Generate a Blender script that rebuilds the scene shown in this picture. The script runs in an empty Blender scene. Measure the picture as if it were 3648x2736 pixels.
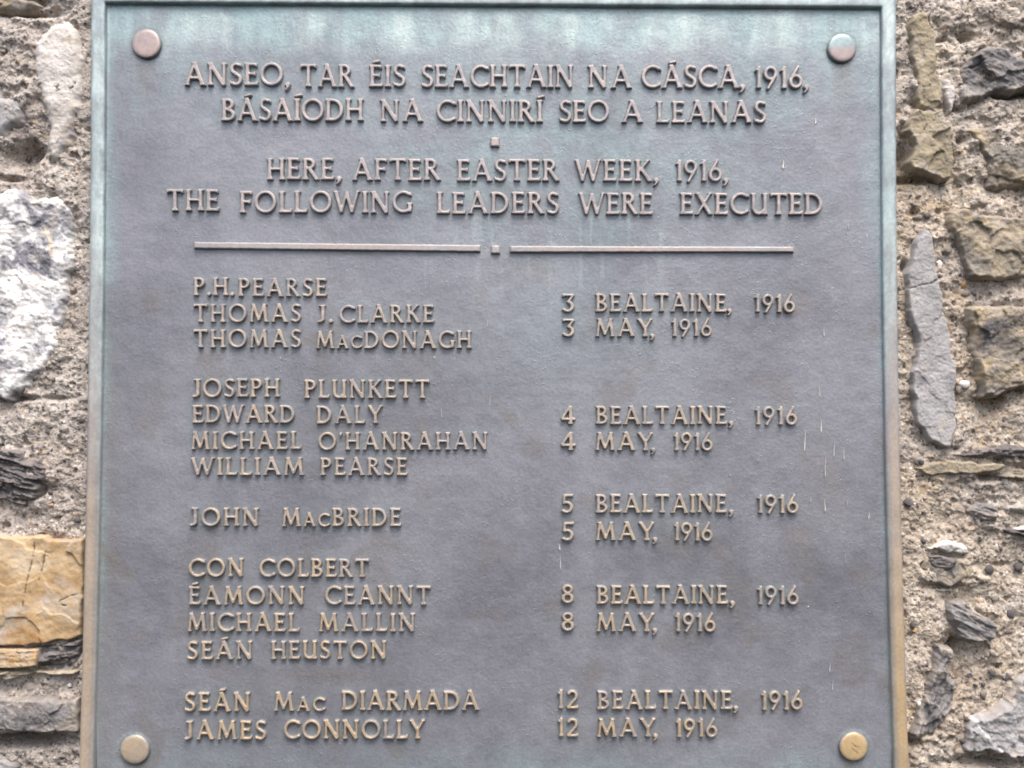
import bpy, math, random
import numpy as np

# ------------------------------------------------------------------ camera, world, sun, exposure
SC = bpy.context.scene
COL = SC.collection
W0, H0 = 3648.0, 2736.0                       # size of the photograph the measurements were taken on
HF = math.radians(50.0)
TILT = math.radians(2.54)                     # the photographer looks up a little
FOC = (W0 / 2) / math.tan(HF / 2)
DIST = 0.815                                  # metres from the wall plane (y = 0)

cam_data = bpy.data.cameras.new('camera')
cam = bpy.data.objects.new('camera', cam_data)
COL.objects.link(cam)
cam.location = (0, -DIST, 0)
cam.rotation_euler = (math.pi / 2 + TILT, 0, 0)
cam_data.sensor_fit = 'HORIZONTAL'
cam_data.angle = HF
cam_data.clip_start = 0.01
cam_data.clip_end = 100
SC.camera = cam

world = bpy.data.worlds.new('World')
SC.world = world
world.use_nodes = True
wn = world.node_tree
wn.nodes.clear()
SUN_EL = math.radians(60)
SUN_AZ = math.radians(168)                    # in front of the wall (towards -Y), a touch to one side
sky = wn.nodes.new('ShaderNodeTexSky')
sky.sky_type = 'NISHITA'
sky.sun_disc = False
sky.sun_elevation = SUN_EL
sky.sun_rotation = SUN_AZ
sky.air_density = 1.0
sky.dust_density = 5.0
sky.ozone_density = 1.0
bg = wn.nodes.new('ShaderNodeBackground')
bg.inputs['Strength'].default_value = 0.15
wo = wn.nodes.new('ShaderNodeOutputWorld')
wn.links.new(sky.outputs[0], bg.inputs[0])
wn.links.new(bg.outputs[0], wo.inputs[0])

sl = bpy.data.lights.new('sun', 'SUN')
sl.energy = 1.5
sl.angle = math.radians(36)
sl.color = (1.0, 0.965, 0.92)
sun = bpy.data.objects.new('sun', sl)
COL.objects.link(sun)
sdir = (math.sin(SUN_AZ) * math.cos(SUN_EL), math.cos(SUN_AZ) * math.cos(SUN_EL), math.sin(SUN_EL))
import mathutils
sun.rotation_euler = mathutils.Vector(sdir).to_track_quat('Z', 'Y').to_euler()
sun.location = (sdir[0] * 3, sdir[1] * 3, sdir[2] * 3)

SC.view_settings.view_transform = 'Standard'
SC.view_settings.look = 'None'
SC.view_settings.gamma = 1.0
SC.view_settings.exposure = 0.92
SC.view_settings.use_curve_mapping = False
SC.cycles.filter_width = 1.85               # a soft compact-camera lens

# ------------------------------------------------------------------ measuring: photo position -> metres on a plane parallel to the wall
CT, ST = math.cos(TILT), math.sin(TILT)

def to_plane(px, py, y):
    u = (np.asarray(px, float) - W0 / 2) / FOC
    v = (H0 / 2 - np.asarray(py, float)) / FOC
    ry = CT - v * ST
    rz = ST + v * CT
    t = (y + DIST) / ry
    return t * u, t * rz

# depths (metres; minus is towards the viewer)
Y_PLATE = -0.0095
Y_FRAME = -0.0138
LET_H = 0.0035                                # relief of the raised letters
Y_LET = Y_PLATE - LET_H

# ------------------------------------------------------------------ noise
def perlin(x, y, seed=0):
    x = np.asarray(x, float); y = np.asarray(y, float)
    xi = np.floor(x).astype(np.int64); yi = np.floor(y).astype(np.int64)
    xf = x - xi; yf = y - yi
    def grad(ix, iy, dx, dy):
        h = (ix * 374761393 + iy * 668265263 + seed * 2147483647 + 1013904223) & 0xFFFFFFFF
        h = ((h ^ (h >> 13)) * 1274126177) & 0xFFFFFFFF
        h = h ^ (h >> 16)
        a = (h & 0xFFFF) / 65536.0 * 2 * np.pi
        return np.cos(a) * dx + np.sin(a) * dy
    sx = xf * xf * xf * (xf * (xf * 6 - 15) + 10)
    sy = yf * yf * yf * (yf * (yf * 6 - 15) + 10)
    a = grad(xi, yi, xf, yf); b = grad(xi + 1, yi, xf - 1, yf)
    c = grad(xi, yi + 1, xf, yf - 1); d = grad(xi + 1, yi + 1, xf - 1, yf - 1)
    return ((a + sx * (b - a)) * (1 - sy) + (c + sx * (d - c)) * sy) * 1.5

def fbm(x, y, size, octaves=4, seed=0, gain=0.5):
    s = 0.0; a = 1.0; f = 1.0 / size
    for i in range(octaves):
        s = s + a * perlin(x * f + 17.3 * i, y * f - 9.1 * i, seed + i * 7)
        a *= gain; f *= 2.0
    return s

def cells(x, y, size, seed=0):
    """angular facets: height of the nearest random tilted plane (rock cleavage)"""
    x = np.asarray(x, float) / size; y = np.asarray(y, float) / size
    xi = np.floor(x).astype(np.int64); yi = np.floor(y).astype(np.int64)
    best = np.full(x.shape, 1e9); val = np.zeros(x.shape); edge = np.full(x.shape, 1e9)
    def rnd(a, b, k):
        h = (a * 73856093 + b * 19349663 + (seed + k) * 83492791) & 0xFFFFFFFF
        h = ((h ^ (h >> 15)) * 2246822519) & 0xFFFFFFFF
        h = ((h ^ (h >> 13)) * 3266489917) & 0xFFFFFFFF
        return ((h ^ (h >> 16)) & 0xFFFF) / 65536.0
    for dx in (-1, 0, 1):
        for dy in (-1, 0, 1):
            cx = xi + dx; cy = yi + dy
            ox = cx + rnd(cx, cy, 1); oy = cy + rnd(cx, cy, 2)
            d = (x - ox) ** 2 + (y - oy) ** 2
            h = rnd(cx, cy, 3) - 0.5 + (x - ox) * (rnd(cx, cy, 4) - 0.5) * 1.6 + (y - oy) * (rnd(cx, cy, 5) - 0.5) * 1.6
            m = d < best
            best = np.where(m, d, best); val = np.where(m, h, val)
    return val

def smooth(a, b, x):
    t = np.clip((x - a) / (b - a), 0, 1)
    return t * t * (3 - 2 * t)

def blur(a, sigma):
    r = max(1, int(3 * sigma + 0.5))
    k = np.exp(-0.5 * (np.arange(-r, r + 1) / sigma) ** 2); k /= k.sum()
    p = np.pad(a, ((r, r), (0, 0)), mode='edge')
    a = sum(k[i] * p[i:i + a.shape[0]] for i in range(2 * r + 1))
    p = np.pad(a, ((0, 0), (r, r)), mode='edge')
    return sum(k[i] * p[:, i:i + a.shape[1]] for i in range(2 * r + 1))

# ------------------------------------------------------------------ mesh helpers
def raw_mesh(name, verts, faces_flat, corners, mat, parent=None, attrs=None, smooth_shade=True):
    """faces_flat: vertex indices; corners: 3 or 4 per face"""
    me = bpy.data.meshes.new(name)
    verts = np.asarray(verts, np.float32)
    if parent is not None:
        verts = verts - np.array(parent_origin(parent), np.float32)
    me.vertices.add(len(verts)); me.vertices.foreach_set('co', verts.ravel())
    nl = len(faces_flat); nf = nl // corners
    me.loops.add(nl); me.loops.foreach_set('vertex_index', np.asarray(faces_flat, np.int32))
    me.polygons.add(nf)
    me.polygons.foreach_set('loop_start', np.arange(0, nl, corners, dtype=np.int32))
    me.polygons.foreach_set('use_smooth', np.full(nf, smooth_shade))
    me.update(calc_edges=True)
    for k, v in (attrs or {}).items():
        at = me.attributes.new(k, 'FLOAT', 'POINT')
        at.data.foreach_set('value', np.asarray(v, np.float32).ravel())
    me.materials.append(mat)
    ob = bpy.data.objects.new(name, me)
    COL.objects.link(ob)
    if parent is not None:
        ob.parent = parent
    return ob

def parent_origin(p):
    o = [0, 0, 0]
    while p is not None:
        o = [o[i] + p.location[i] for i in range(3)]
        p = p.parent
    return o

def grid_arrays(X, Z, Y, keep=None, attrs=None):
    """rows x cols arrays; row index grows downwards in the picture -> faces look towards -Y"""
    n, m = X.shape
    V = np.stack([X, Y, Z], -1).reshape(-1, 3)
    idx = np.arange(n * m).reshape(n, m)
    q = np.stack([idx[:-1, :-1], idx[1:, :-1], idx[1:, 1:], idx[:-1, 1:]], -1).reshape(-1, 4)
    if keep is not None:
        kc = keep[:-1, :-1] | keep[1:, :-1] | keep[1:, 1:] | keep[:-1, 1:]
        q = q[kc.ravel()]
        used = np.unique(q)
        remap = np.full(n * m, -1); remap[used] = np.arange(len(used))
        V = V[used]; q = remap[q]
        A = {k: np.asarray(v).ravel()[used] for k, v in (attrs or {}).items()}
    else:
        A = {k: np.asarray(v).ravel() for k, v in (attrs or {}).items()}
    return V, q, A

def grid_mesh(name, PX, PY, Y, yref, mat, parent=None, keep=None, attrs=None):
    X, Z = to_plane(PX, PY, yref)
    V, q, A = grid_arrays(X, Z, Y, keep, attrs)
    return raw_mesh(name, V, q.ravel(), 4, mat, parent, A)

class Gather:
    """several grids collected into one mesh"""
    def __init__(self): self.V = []; self.F = []; self.A = {}; self.n = 0
    def add(self, V, q, A):
        self.V.append(V); self.F.append(q + self.n); self.n += len(V)
        for k, v in A.items(): self.A.setdefault(k, []).append(v)
    def build(self, name, mat, parent):
        return raw_mesh(name, np.concatenate(self.V), np.concatenate(self.F).ravel(), self.F[0].shape[1], mat, parent,
                        {k: np.concatenate(v) for k, v in self.A.items()})

def empty(name, loc, parent=None):
    o = bpy.data.objects.new(name, None)
    o.empty_display_size = 0.02
    COL.objects.link(o)
    o.location = loc
    if parent is not None:
        po = parent_origin(parent)
        o.location = [loc[i] - po[i] for i in range(3)]
        o.parent = parent
    return o

# ------------------------------------------------------------------ material helpers
class NT:
    def __init__(self, name):
        self.m = bpy.data.materials.new(name); self.m.use_nodes = True
        self.t = self.m.node_tree; self.t.nodes.clear()
        self.out = self.t.nodes.new('ShaderNodeOutputMaterial')
        self.bs = self.t.nodes.new('ShaderNodeBsdfPrincipled')
        self.t.links.new(self.bs.outputs[0], self.out.inputs[0])
        self.tc = self.t.nodes.new('ShaderNodeTexCoord')
    def link(self, a, b): self.t.links.new(a, b)
    def put(self, v, sock):
        if hasattr(v, 'links'): self.link(v, sock)
        elif isinstance(v, tuple) and len(v) == 3 and sock.type == 'RGBA': sock.default_value = (*v, 1)
        else: sock.default_value = v
    def mapping(self, scale=(1, 1, 1), rot=(0, 0, 0), src=None):
        n = self.t.nodes.new('ShaderNodeMapping')
        self.link(src or self.tc.outputs['Object'], n.inputs[0])
        n.inputs['Scale'].default_value = scale; n.inputs['Rotation'].default_value = rot
        return n.outputs[0]
    def noise(self, scale, detail=4, rough=0.55, vec=None, dist=0.0):
        n = self.t.nodes.new('ShaderNodeTexNoise')
        n.inputs['Scale'].default_value = scale; n.inputs['Detail'].default_value = detail
        n.inputs['Roughness'].default_value = rough; n.inputs['Distortion'].default_value = dist
        self.link(vec or self.tc.outputs['Object'], n.inputs['Vector'])
        return n.outputs['Fac']
    def voronoi(self, scale, vec=None, feature='F1', rand=1.0):
        n = self.t.nodes.new('ShaderNodeTexVoronoi')
        n.feature = feature
        n.inputs['Scale'].default_value = scale; n.inputs['Randomness'].default_value = rand
        self.link(vec or self.tc.outputs['Object'], n.inputs['Vector'])
        return n
    def ramp(self, fac, stops, interp='LINEAR'):
        n = self.t.nodes.new('ShaderNodeValToRGB')
        e = n.color_ramp.elements
        n.color_ramp.interpolation = interp
        while len(e) > 1: e.remove(e[-1])
        for i, (p, c) in enumerate(stops):
            k = e[0] if i == 0 else e.new(p)
            k.position = p
            k.color = (*c, 1) if isinstance(c, tuple) else (c, c, c, 1)
        self.link(fac, n.inputs[0])
        return n.outputs[0]
    def mix(self, fac, a, b, mode='MIX'):
        n = self.t.nodes.new('ShaderNodeMix'); n.data_type = 'RGBA'; n.blend_type = mode; n.clamp_factor = True
        self.put(fac, n.inputs[0]); self.put(a, n.inputs[6]); self.put(b, n.inputs[7])
        return n.outputs[2]
    def math(self, op, a, b=0.0, c=0.0, clamp=False):
        n = self.t.nodes.new('ShaderNodeMath'); n.operation = op; n.use_clamp = clamp
        for i, v in enumerate((a, b, c)): self.put(v, n.inputs[i])
        return n.outputs[0]
    def attr(self, name):
        n = self.t.nodes.new('ShaderNodeAttribute'); n.attribute_name = name
        return n.outputs['Fac']
    def bump(self, height, strength=0.5, dist=0.001, normal=None):
        n = self.t.nodes.new('ShaderNodeBump')
        n.inputs['Strength'].default_value = strength; n.inputs['Distance'].default_value = dist
        self.link(height, n.inputs['Height'])
        if normal is not None: self.link(normal, n.inputs['Normal'])
        return n.outputs[0]
    def bw(self, col):
        n = self.t.nodes.new('ShaderNodeRGBToBW'); self.link(col, n.inputs[0]); return n.outputs[0]

GREY = (0.236, 0.241, 0.270)
GREY_DK = (0.168, 0.172, 0.196)
PINK = (0.405, 0.350, 0.340)
BRONZE = (0.440, 0.360, 0.282)
GOLD = (0.540, 0.390, 0.205)
TEAL = (0.262, 0.362, 0.375)
PALE = (0.520, 0.590, 0.570)
BROWN = (0.175, 0.160, 0.145)

def bronze_material(name, kind):
    n = NT(name)
    teal, halo, stain, warm, pale = (n.attr(k) for k in ('teal', 'halo', 'stain', 'warm', 'pale'))
    fine = n.noise(420, 4, 0.6)
    mid = n.noise(60, 5, 0.6)
    big = n.noise(9, 4, 0.55)
    streak = n.noise(1.0, 4, 0.6, n.mapping((95, 95, 9)))
    col = n.mix(n.ramp(big, [(0.36, 0.0), (0.62, 1.0)]), GREY_DK, GREY)
    col = n.mix(n.ramp(n.noise(22, 5, 0.62, n.mapping((1, 1, .6), (.4, .2, 0))), [(0.50, 0.0), (0.74, 0.35)]), col, (0.30, 0.305, 0.335))
    col = n.mix(n.math('MULTIPLY', n.ramp(mid, [(0.45, 0.0), (0.75, 1.0)]), 0.25), col, (0.285, 0.285, 0.32))
    # copper-green weathering
    t = n.math('MULTIPLY', teal, n.math('ADD', 0.55, n.math('MULTIPLY', streak, 0.9)), clamp=True)
    patchy = n.ramp(n.noise(24, 6, 0.68, n.mapping((1.6, 1.6, .7))), [(0.36, 0.35), (0.62, 1.25)])
    t = n.math('MULTIPLY', t, n.bw(patchy), clamp=True)
    t = n.math('MULTIPLY', t, n.math('ADD', 0.6, n.math('MULTIPLY', mid, 0.8)), clamp=True)
    col = n.mix(t, col, TEAL)
    col = n.mix(n.math('MULTIPLY', n.math('MULTIPLY', pale, n.bw(patchy), clamp=True), n.ramp(streak, [(0.3, 0.35), (0.65, 1.0)])), col, PALE)
    col = n.mix(n.math('MULTIPLY', halo, 0.65), col, (0.185, 0.225, 0.228))
    col = n.mix(n.math('MULTIPLY', stain, n.ramp(mid, [(0.3, 0.2), (0.6, 1.0)])), col, BROWN)
    # where hands and weather have worn it back to metal
    worn = n.math('MULTIPLY', warm, n.math('ADD', 0.45, n.math('MULTIPLY', n.noise(33, 4, 0.65), 0.95)), clamp=True)
    tone = n.attr('tone')
    metal = n.mix(n.ramp(tone, [(0.0, 0.0), (0.5, 1.0)]), (0.400, 0.310, 0.295) if kind == 'bolt' else PINK, BRONZE)
    metal = n.mix(n.ramp(tone, [(0.5, 0.0), (1.0, 1.0)]), metal, GOLD)
    col = n.mix(worn, col, metal)
    col = n.mix(0.22, col, n.ramp(fine, [(0.3, 0.5), (0.7, 1.6)]), 'MULTIPLY')
    n.link(col, n.bs.inputs['Base Color'])
    n.put(0.30, n.bs.inputs['Metallic'])
    n.link(n.ramp(n.math('ADD', n.math('MULTIPLY', mid, .6), n.math('MULTIPLY', streak, .4)), [(0.35, 0.33), (0.65, 0.52)]), n.bs.inputs['Roughness'])
    n.put(0.5, n.bs.inputs['Specular IOR Level'])
    # cast grain with scattered pimples
    v = n.voronoi(360)
    pim = n.ramp(v.outputs['Distance'], [(0.0, 1.0), (0.22, 0.0)])
    patch = n.ramp(n.noise(38, 3, 0.6), [(0.42, 0.0), (0.62, 1.0)])
    pim = n.math('MULTIPLY', n.bw(pim), patch)
    h = n.math('ADD', n.math('MULTIPLY', fine, 0.6), n.math('MULTIPLY', pim, 0.9))
    h = n.math('ADD', h, n.math('MULTIPLY', n.noise(170, 3, 0.5), 0.5))
    st, di = {'plate': (0.58, 0.00075), 'letter': (0.25, 0.0005), 'frame': (0.18, 0.0005), 'bolt': (0.25, 0.0005)}[kind]
    n.link(n.bump(h, st, di), n.bs.inputs['Normal'])
    return n.m

def rock_material(name, ramp, scale, stretch=(1, 1, 1), rot=0.0, blotch=None, blotch_scale=14, dark=0.3, light=0.2, bump=0.6, lam=0.0, rough=0.85):
    n = NT(name)
    v = n.mapping(stretch, (0, rot, 0))
    a = n.noise(scale, 7, 0.68, v, 0.0)
    col = n.ramp(a, ramp)
    if blotch:
        for k, (c, lo, hi) in enumerate(blotch):
            b = n.noise(blotch_scale * (1 + 0.6 * k), 5, 0.62, n.mapping((1, 1, 1), (0.3 * k, 0.9 * k, 0.2)), 0.6)
            col = n.mix(n.ramp(b, [(lo, 0.0), (hi, 1.0)]), col, c)
    f = n.noise(620, 5, 0.75)
    col = n.mix(n.ramp(f, [(0.30, dark), (0.45, 0.0)]), col, (0.045, 0.042, 0.042))
    col = n.mix(n.ramp(n.noise(240, 4, 0.7, n.mapping((1, 1, 1), (1, 2, 3))), [(0.58, 0.0), (0.72, light)]), col, (0.62, 0.60, 0.57))
    dust = n.math('MULTIPLY', n.attr('dust'), n.ramp(n.noise(120, 5, 0.7), [(0.32, 0.55), (0.55, 1.0)]))
    col = n.mix(dust, col, n.ramp(n.noise(300, 4, 0.7), [(0.3, (0.26, 0.215, 0.175)), (0.7, (0.50, 0.44, 0.37))]))
    col = n.mix(n.attr('vein'), col, (0.72, 0.69, 0.66))
    col = n.mix(n.attr('crack'), col, (0.08, 0.07, 0.06))
    n.link(col, n.bs.inputs['Base Color'])
    n.put(rough, n.bs.inputs['Roughness'])
    n.put(0.35, n.bs.inputs['Specular IOR Level'])
    h = n.math('ADD', n.math('MULTIPLY', a, 0.3), n.math('MULTIPLY', f, 0.6))
    if lam:
        h = n.math('ADD', h, n.math('MULTIPLY', n.noise(1.0, 5, 0.7, n.mapping((60, 60, 900), (0, rot, 0))), lam))
    n.link(n.bump(h, bump * .6, 0.0012), n.bs.inputs['Normal'])
    return n.m

def mortar_material():
    n = NT('lime mortar')
    base = n.ramp(n.noise(26, 6, 0.65), [(0.28, (0.260, 0.210, 0.165)), (0.45, (0.370, 0.310, 0.250)), (0.60, (0.450, 0.390, 0.320)), (0.78, (0.520, 0.470, 0.400))])
    base = n.mix(n.ramp(n.noise(11, 4, 0.6, n.mapping((1, 1, 1), (2, 1, 0))), [(0.45, 0.0), (0.70, 0.55)]), base, (0.36, 0.335, 0.315))
    base = n.mix(n.ramp(n.noise(40, 4, 0.6, n.mapping((1, 1, 1), (0, 1, 2))), [(0.58, 0.0), (0.72, 0.55)]), base, (0.36, 0.26, 0.15))
    base = n.mix(n.math('MULTIPLY', n.attr('cool'), .75), base, n.ramp(n.noise(30, 5, .65), [(0.3, (0.25, 0.22, 0.205)), (0.5, (0.38, 0.345, 0.32)), (0.7, (0.52, 0.48, 0.44))]))
    g = n.voronoi(620)
    gs = n.t.nodes.new('ShaderNodeSeparateColor'); n.link(g.outputs['Color'], gs.inputs[0])
    base = n.mix(0.6, base, n.ramp(gs.outputs[0], [(0.0, 0.62), (0.5, 1.0), (1.0, 1.35)]), 'MULTIPLY')
    base = n.mix(n.ramp(gs.outputs[1], [(0.90, 0.0), (0.92, 0.75)], 'CONSTANT'), base, (0.075, 0.065, 0.065))
    base = n.mix(n.ramp(gs.outputs[2], [(0.93, 0.0), (0.94, 0.7)], 'CONSTANT'), base, (0.62, 0.57, 0.50))
    g2 = n.voronoi(230)
    g2s = n.t.nodes.new('ShaderNodeSeparateColor'); n.link(g2.outputs['Color'], g2s.inputs[0])
    dot = n.bw(n.ramp(g2.outputs['Distance'], [(0.30, 1.0), (0.38, 0.0)]))
    base = n.mix(n.math('MULTIPLY', n.math('GREATER_THAN', g2s.outputs[1], 0.90), n.math('MULTIPLY', dot, 0.85)), base, (0.085, 0.078, 0.080))
    base = n.mix(n.math('MULTIPLY', n.math('LESS_THAN', g2s.outputs[1], 0.06), n.math('MULTIPLY', dot, 0.8)), base, (0.40, 0.27, 0.15))
    n.link(base, n.bs.inputs['Base Color'])
    n.put(0.95, n.bs.inputs['Roughness']); n.put(0.2, n.bs.inputs['Specular IOR Level'])
    h = n.math('ADD', n.math('MULTIPLY', n.noise(240, 6, 0.75), 1.0), n.math('MULTIPLY', n.bw(n.ramp(g.outputs['Distance'], [(0.0, 1.0), (0.6, 0.0)])), 0.6))
    n.link(n.bump(h, 0.55, 0.0016), n.bs.inputs['Normal'])
    return n.m

# ------------------------------------------------------------------ glyphs of the inscription (flared roman capitals, cut as shapes)
GR = 44                                        # samples per cap height
U0, V0, V1 = -0.30, -0.42, 1.48
SS = 3

class Pen:
    def __init__(self, width):
        self.w = width
        r = GR * SS
        self.nu = int((width - 2 * U0) * r); self.nv = int((V1 - V0) * r)
        self.u = (U0 + (np.arange(self.nu) + 0.5) / r)[None, :]
        self.v = (V1 - (np.arange(self.nv) + 0.5) / r)[:, None]
        self.m = np.zeros((self.nv, self.nu), bool)
    def poly(self, pts):
        ins = np.zeros(self.m.shape, bool)
        n = len(pts)
        for i in range(n):
            x0, y0 = pts[i]; x1, y1 = pts[(i + 1) % n]
            if y0 == y1: continue
            c = (self.v >= min(y0, y1)) & (self.v < max(y0, y1))
            ins ^= c & (self.u < x0 + (self.v - y0) * (x1 - x0) / (y1 - y0))
        self.m |= ins
        return self
    def line(self, p, q, w0, w1=None):
        w1 = w1 or w0
        dx, dy = q[0] - p[0], q[1] - p[1]; L = math.hypot(dx, dy); nx, ny = -dy / L, dx / L
        return self.poly([(p[0] + nx * w0 / 2, p[1] + ny * w0 / 2), (q[0] + nx * w1 / 2, q[1] + ny * w1 / 2),
                          (q[0] - nx * w1 / 2, q[1] - ny * w1 / 2), (p[0] - nx * w0 / 2, p[1] - ny * w0 / 2)])
    def ring(self, cx, cy, rx, ry, tx=0.15, ty=0.125, a0=0, a1=360):
        du, dv = self.u - cx, self.v - cy
        o = (du / rx) ** 2 + (dv / ry) ** 2 <= 1
        i = (du / (rx - tx)) ** 2 + (dv / (ry - ty)) ** 2 < 1
        a = np.degrees(np.arctan2(dv, du * np.ones_like(dv)))
        sec = ((a - a0) % 360) <= (a1 - a0)
        self.m |= o & ~i & sec
        return self
    def dot(self, cx, cy, r):
        self.m |= (self.u - cx) ** 2 + (self.v - cy) ** 2 <= r * r
        return self
    def stem(self, x, y0=0.0, y1=1.0, w=0.15, f=0.068, top=True, bot=True):
        ft = f if top else 0; fb = f if bot else 0
        return self.poly([(x - w / 2 - fb, y0), (x + w / 2 + fb, y0), (x + w / 2 + fb, y0 + .04), (x + w / 2, y0 + .15),
                          (x + w / 2, y1 - .15), (x + w / 2 + ft, y1 - .04), (x + w / 2 + ft, y1), (x - w / 2 - ft, y1),
                          (x - w / 2 - ft, y1 - .04), (x - w / 2, y1 - .15), (x - w / 2, y0 + .15), (x - w / 2 - fb, y0 + .04)])
    def foot(self, x, w=0.25, y=0.0, up=1):
        h = .05 * up
        return self.poly([(x - w / 2, y), (x + w / 2, y), (x + w / 2 - .01, y + h), (x - w / 2 + .01, y + h)])
    def arm(self, x0, x1, y, t=.12, end=.06, dirn=0):
        """horizontal arm with a flared end at x1; dirn: flare up (+1), down (-1), both (0)"""
        s = 1 if x1 > x0 else -1
        u = end if dirn >= 0 else 0; d = end if dirn <= 0 else 0
        return self.poly([(x0, y - t / 2), (x1 - s * .11, y - t / 2), (x1 - s * .02, y - t / 2 - d), (x1, y - t / 2 - d),
                          (x1 + s * .01, y + t / 2 + u), (x1 - s * .02, y + t / 2 + u), (x1 - s * .11, y + t / 2), (x0, y + t / 2)])

def glyph_A():
    return Pen(.90).line((.10, 0), (.44, 1.03), .105).line((.80, 0), (.42, 1.03), .165).arm(.2, .7, .33, .105, 0).foot(.10, .25).foot(.79, .28).line((.30, 1.0), (.45, .96), .07)
def glyph_B():
    p = Pen(.66).stem(.13)
    p.ring(.28, .745, .29, .255, .145, .115, -90, 90).ring(.28, .275, .35, .275, .15, .12, -90, 90)
    return p.arm(.1, .30, .94, .12, 0).arm(.1, .30, .52, .11, 0).arm(.1, .30, .06, .12, 0)
def glyph_C():
    return Pen(.84).ring(.5, .5, .5, .51, .15, .125, 47, 318).line((.81, .93), (.87, .76), .06).line((.82, .08), (.87, .20), .05)
def glyph_D():
    return Pen(.84).stem(.13).ring(.30, .5, .52, .5, .155, .12, -90, 90).arm(.1, .32, .94, .12, 0).arm(.1, .32, .06, .12, 0)
def glyph_E():
    return Pen(.60).stem(.13).arm(.1, .55, .94, .115, .06, -1).arm(.1, .49, .52, .105, .06, 0).arm(.1, .60, .06, .12, .07, 1)
def glyph_F():
    return Pen(.56).stem(.13).arm(.1, .56, .94, .115, .07, -1).arm(.1, .49, .51, .105, .06, 0)
def glyph_G():
    return Pen(.90).ring(.5, .5, .5, .51, .15, .125, 47, 325).line((.81, .93), (.87, .76), .06).stem(.80, .04, .46, .15, .06, True, False)
def glyph_H():
    return Pen(.82).stem(.13, w=.145).stem(.69, w=.145).arm(.1, .7, .50, .105, 0)
def glyph_I():
    return Pen(.26).stem(.13)
def glyph_J():
    return Pen(.42).stem(.28, .12, 1.0, .155, .055, True, False).ring(.085, .20, .2725, .20, .155, .115, 270, 362).line((.10, .06), (-.02, .045), .12, .10).arm(.3, .06, .965, .07, 0)
def glyph_K():
    return Pen(.76).stem(.13).line((.16, .44), (.60, .97), .10, .11).line((.28, .60), (.68, .0), .155).foot(.68, .24).foot(.60, .22, 1, -1)
def glyph_L():
    return Pen(.58).stem(.13).arm(.1, .58, .06, .12, .09, 1)
def glyph_M():
    return Pen(1.02).line((.10, 0), (.20, 1), .11).line((.20, 1), (.51, .08), .165, .13).line((.51, .08), (.82, 1), .10, .12).line((.80, 1), (.91, 0), .155).foot(.10, .23).foot(.91, .27).foot(.17, .2, 1, -1).foot(.84, .2, 1, -1)
def glyph_N():
    return Pen(.88).stem(.13, w=.105).line((.11, 1), (.74, 0), .17).stem(.74, w=.105, bot=False).foot(.07, .2, 1, -1)
def glyph_O():
    return Pen(1.0).ring(.5, .5, .5, .515, .145, .12)
def glyph_P():
    return Pen(.62).stem(.13).ring(.28, .72, .33, .28, .15, .115, -90, 90).arm(.1, .30, .94, .12, 0).arm(.1, .30, .495, .11, 0)
def glyph_R():
    return Pen(.74).stem(.13).ring(.28, .74, .30, .26, .15, .115, -90, 90).arm(.1, .30, .94, .12, 0).arm(.1, .32, .535, .11, 0).line((.30, .54), (.66, 0), .155).foot(.67, .22)
def glyph_S():
    return Pen(.56).ring(.29, .745, .26, .265, .145, .12, 38, 285).ring(.28, .265, .28, .275, .145, .12, -142, 105).line((.48, .97), (.52, .80), .055).line((.035, .22), (.07, .03), .055)
def glyph_T():
    return Pen(.76).stem(.38, 0, .97, top=False).arm(.38, .755, .945, .115, .075, -1).arm(.38, .005, .945, .115, .075, -1)
def glyph_U():
    return Pen(.80).stem(.13, .30, 1.0, .15, .055, True, False).ring(.38, .345, .325, .355, .15, .125, 180, 330).stem(.66, 0, 1.0, .15, .05).line((.66, .03), (.80, .03), .06)
def glyph_W():
    return Pen(1.16).line((.07, 1), (.33, 0), .165, .13).line((.33, 0), (.58, .97), .10).line((.57, .97), (.82, 0), .165, .13).line((.82, 0), (1.09, 1), .10).foot(.06, .23, 1, -1).foot(1.10, .2, 1, -1)
def glyph_X():
    return Pen(.78).line((.10, 1), (.68, 0), .165).line((.68, 1), (.08, 0), .105).foot(.10, .24, 1, -1).foot(.68, .22, 1, -1).foot(.08, .22).foot(.69, .24)
def glyph_Y():
    return Pen(.78).line((.07, 1), (.41, .42), .155).line((.71, 1), (.39, .42), .105).stem(.40, 0, .52, .155, .055, False, True).foot(.07, .23, 1, -1).foot(.71, .2, 1, -1)
def glyph_1():
    return Pen(.30).stem(.20, 0, 1.0, .145, .04, False, True).poly([(.01, .80), (.05, .77), (.20, .86), (.26, 1.0), (.17, 1.0)])
def glyph_2():
    return Pen(.58).ring(.28, .71, .28, .29, .145, .12, -35, 165).line((.50, .62), (.06, .05), .125).arm(.02, .58, .06, .12, .05, 1)
def glyph_3():
    return Pen(.56).arm(.5, .04, .94, .115, .06, -1).line((.54, .96), (.28, .52), .115).ring(.27, .30, .29, .31, .15, .12, -150, 95)
def glyph_4():
    return Pen(.66).line((.42, 1), (.03, .30), .11).arm(0, .66, .29, .115, .03, 0).stem(.44, 0, 1, .15, .04, False, True)
def glyph_5():
    return Pen(.54).arm(.12, .54, .94, .12, .03, 1).line((.15, .95), (.11, .48), .11).ring(.24, .31, .30, .32, .15, .12, -140, 118)
def glyph_6():
    return Pen(.62).ring(.31, .31, .31, .32, .145, .12).line((.075, .40), (.44, 1.03), .135, .11)
def glyph_8():
    return Pen(.56).ring(.28, .755, .245, .25, .13, .105).ring(.28, .275, .28, .285, .145, .115)
def glyph_9():
    return Pen(.62).ring(.31, .69, .31, .32, .145, .12).line((.545, .60), (.18, -.03), .135, .11)
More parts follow.
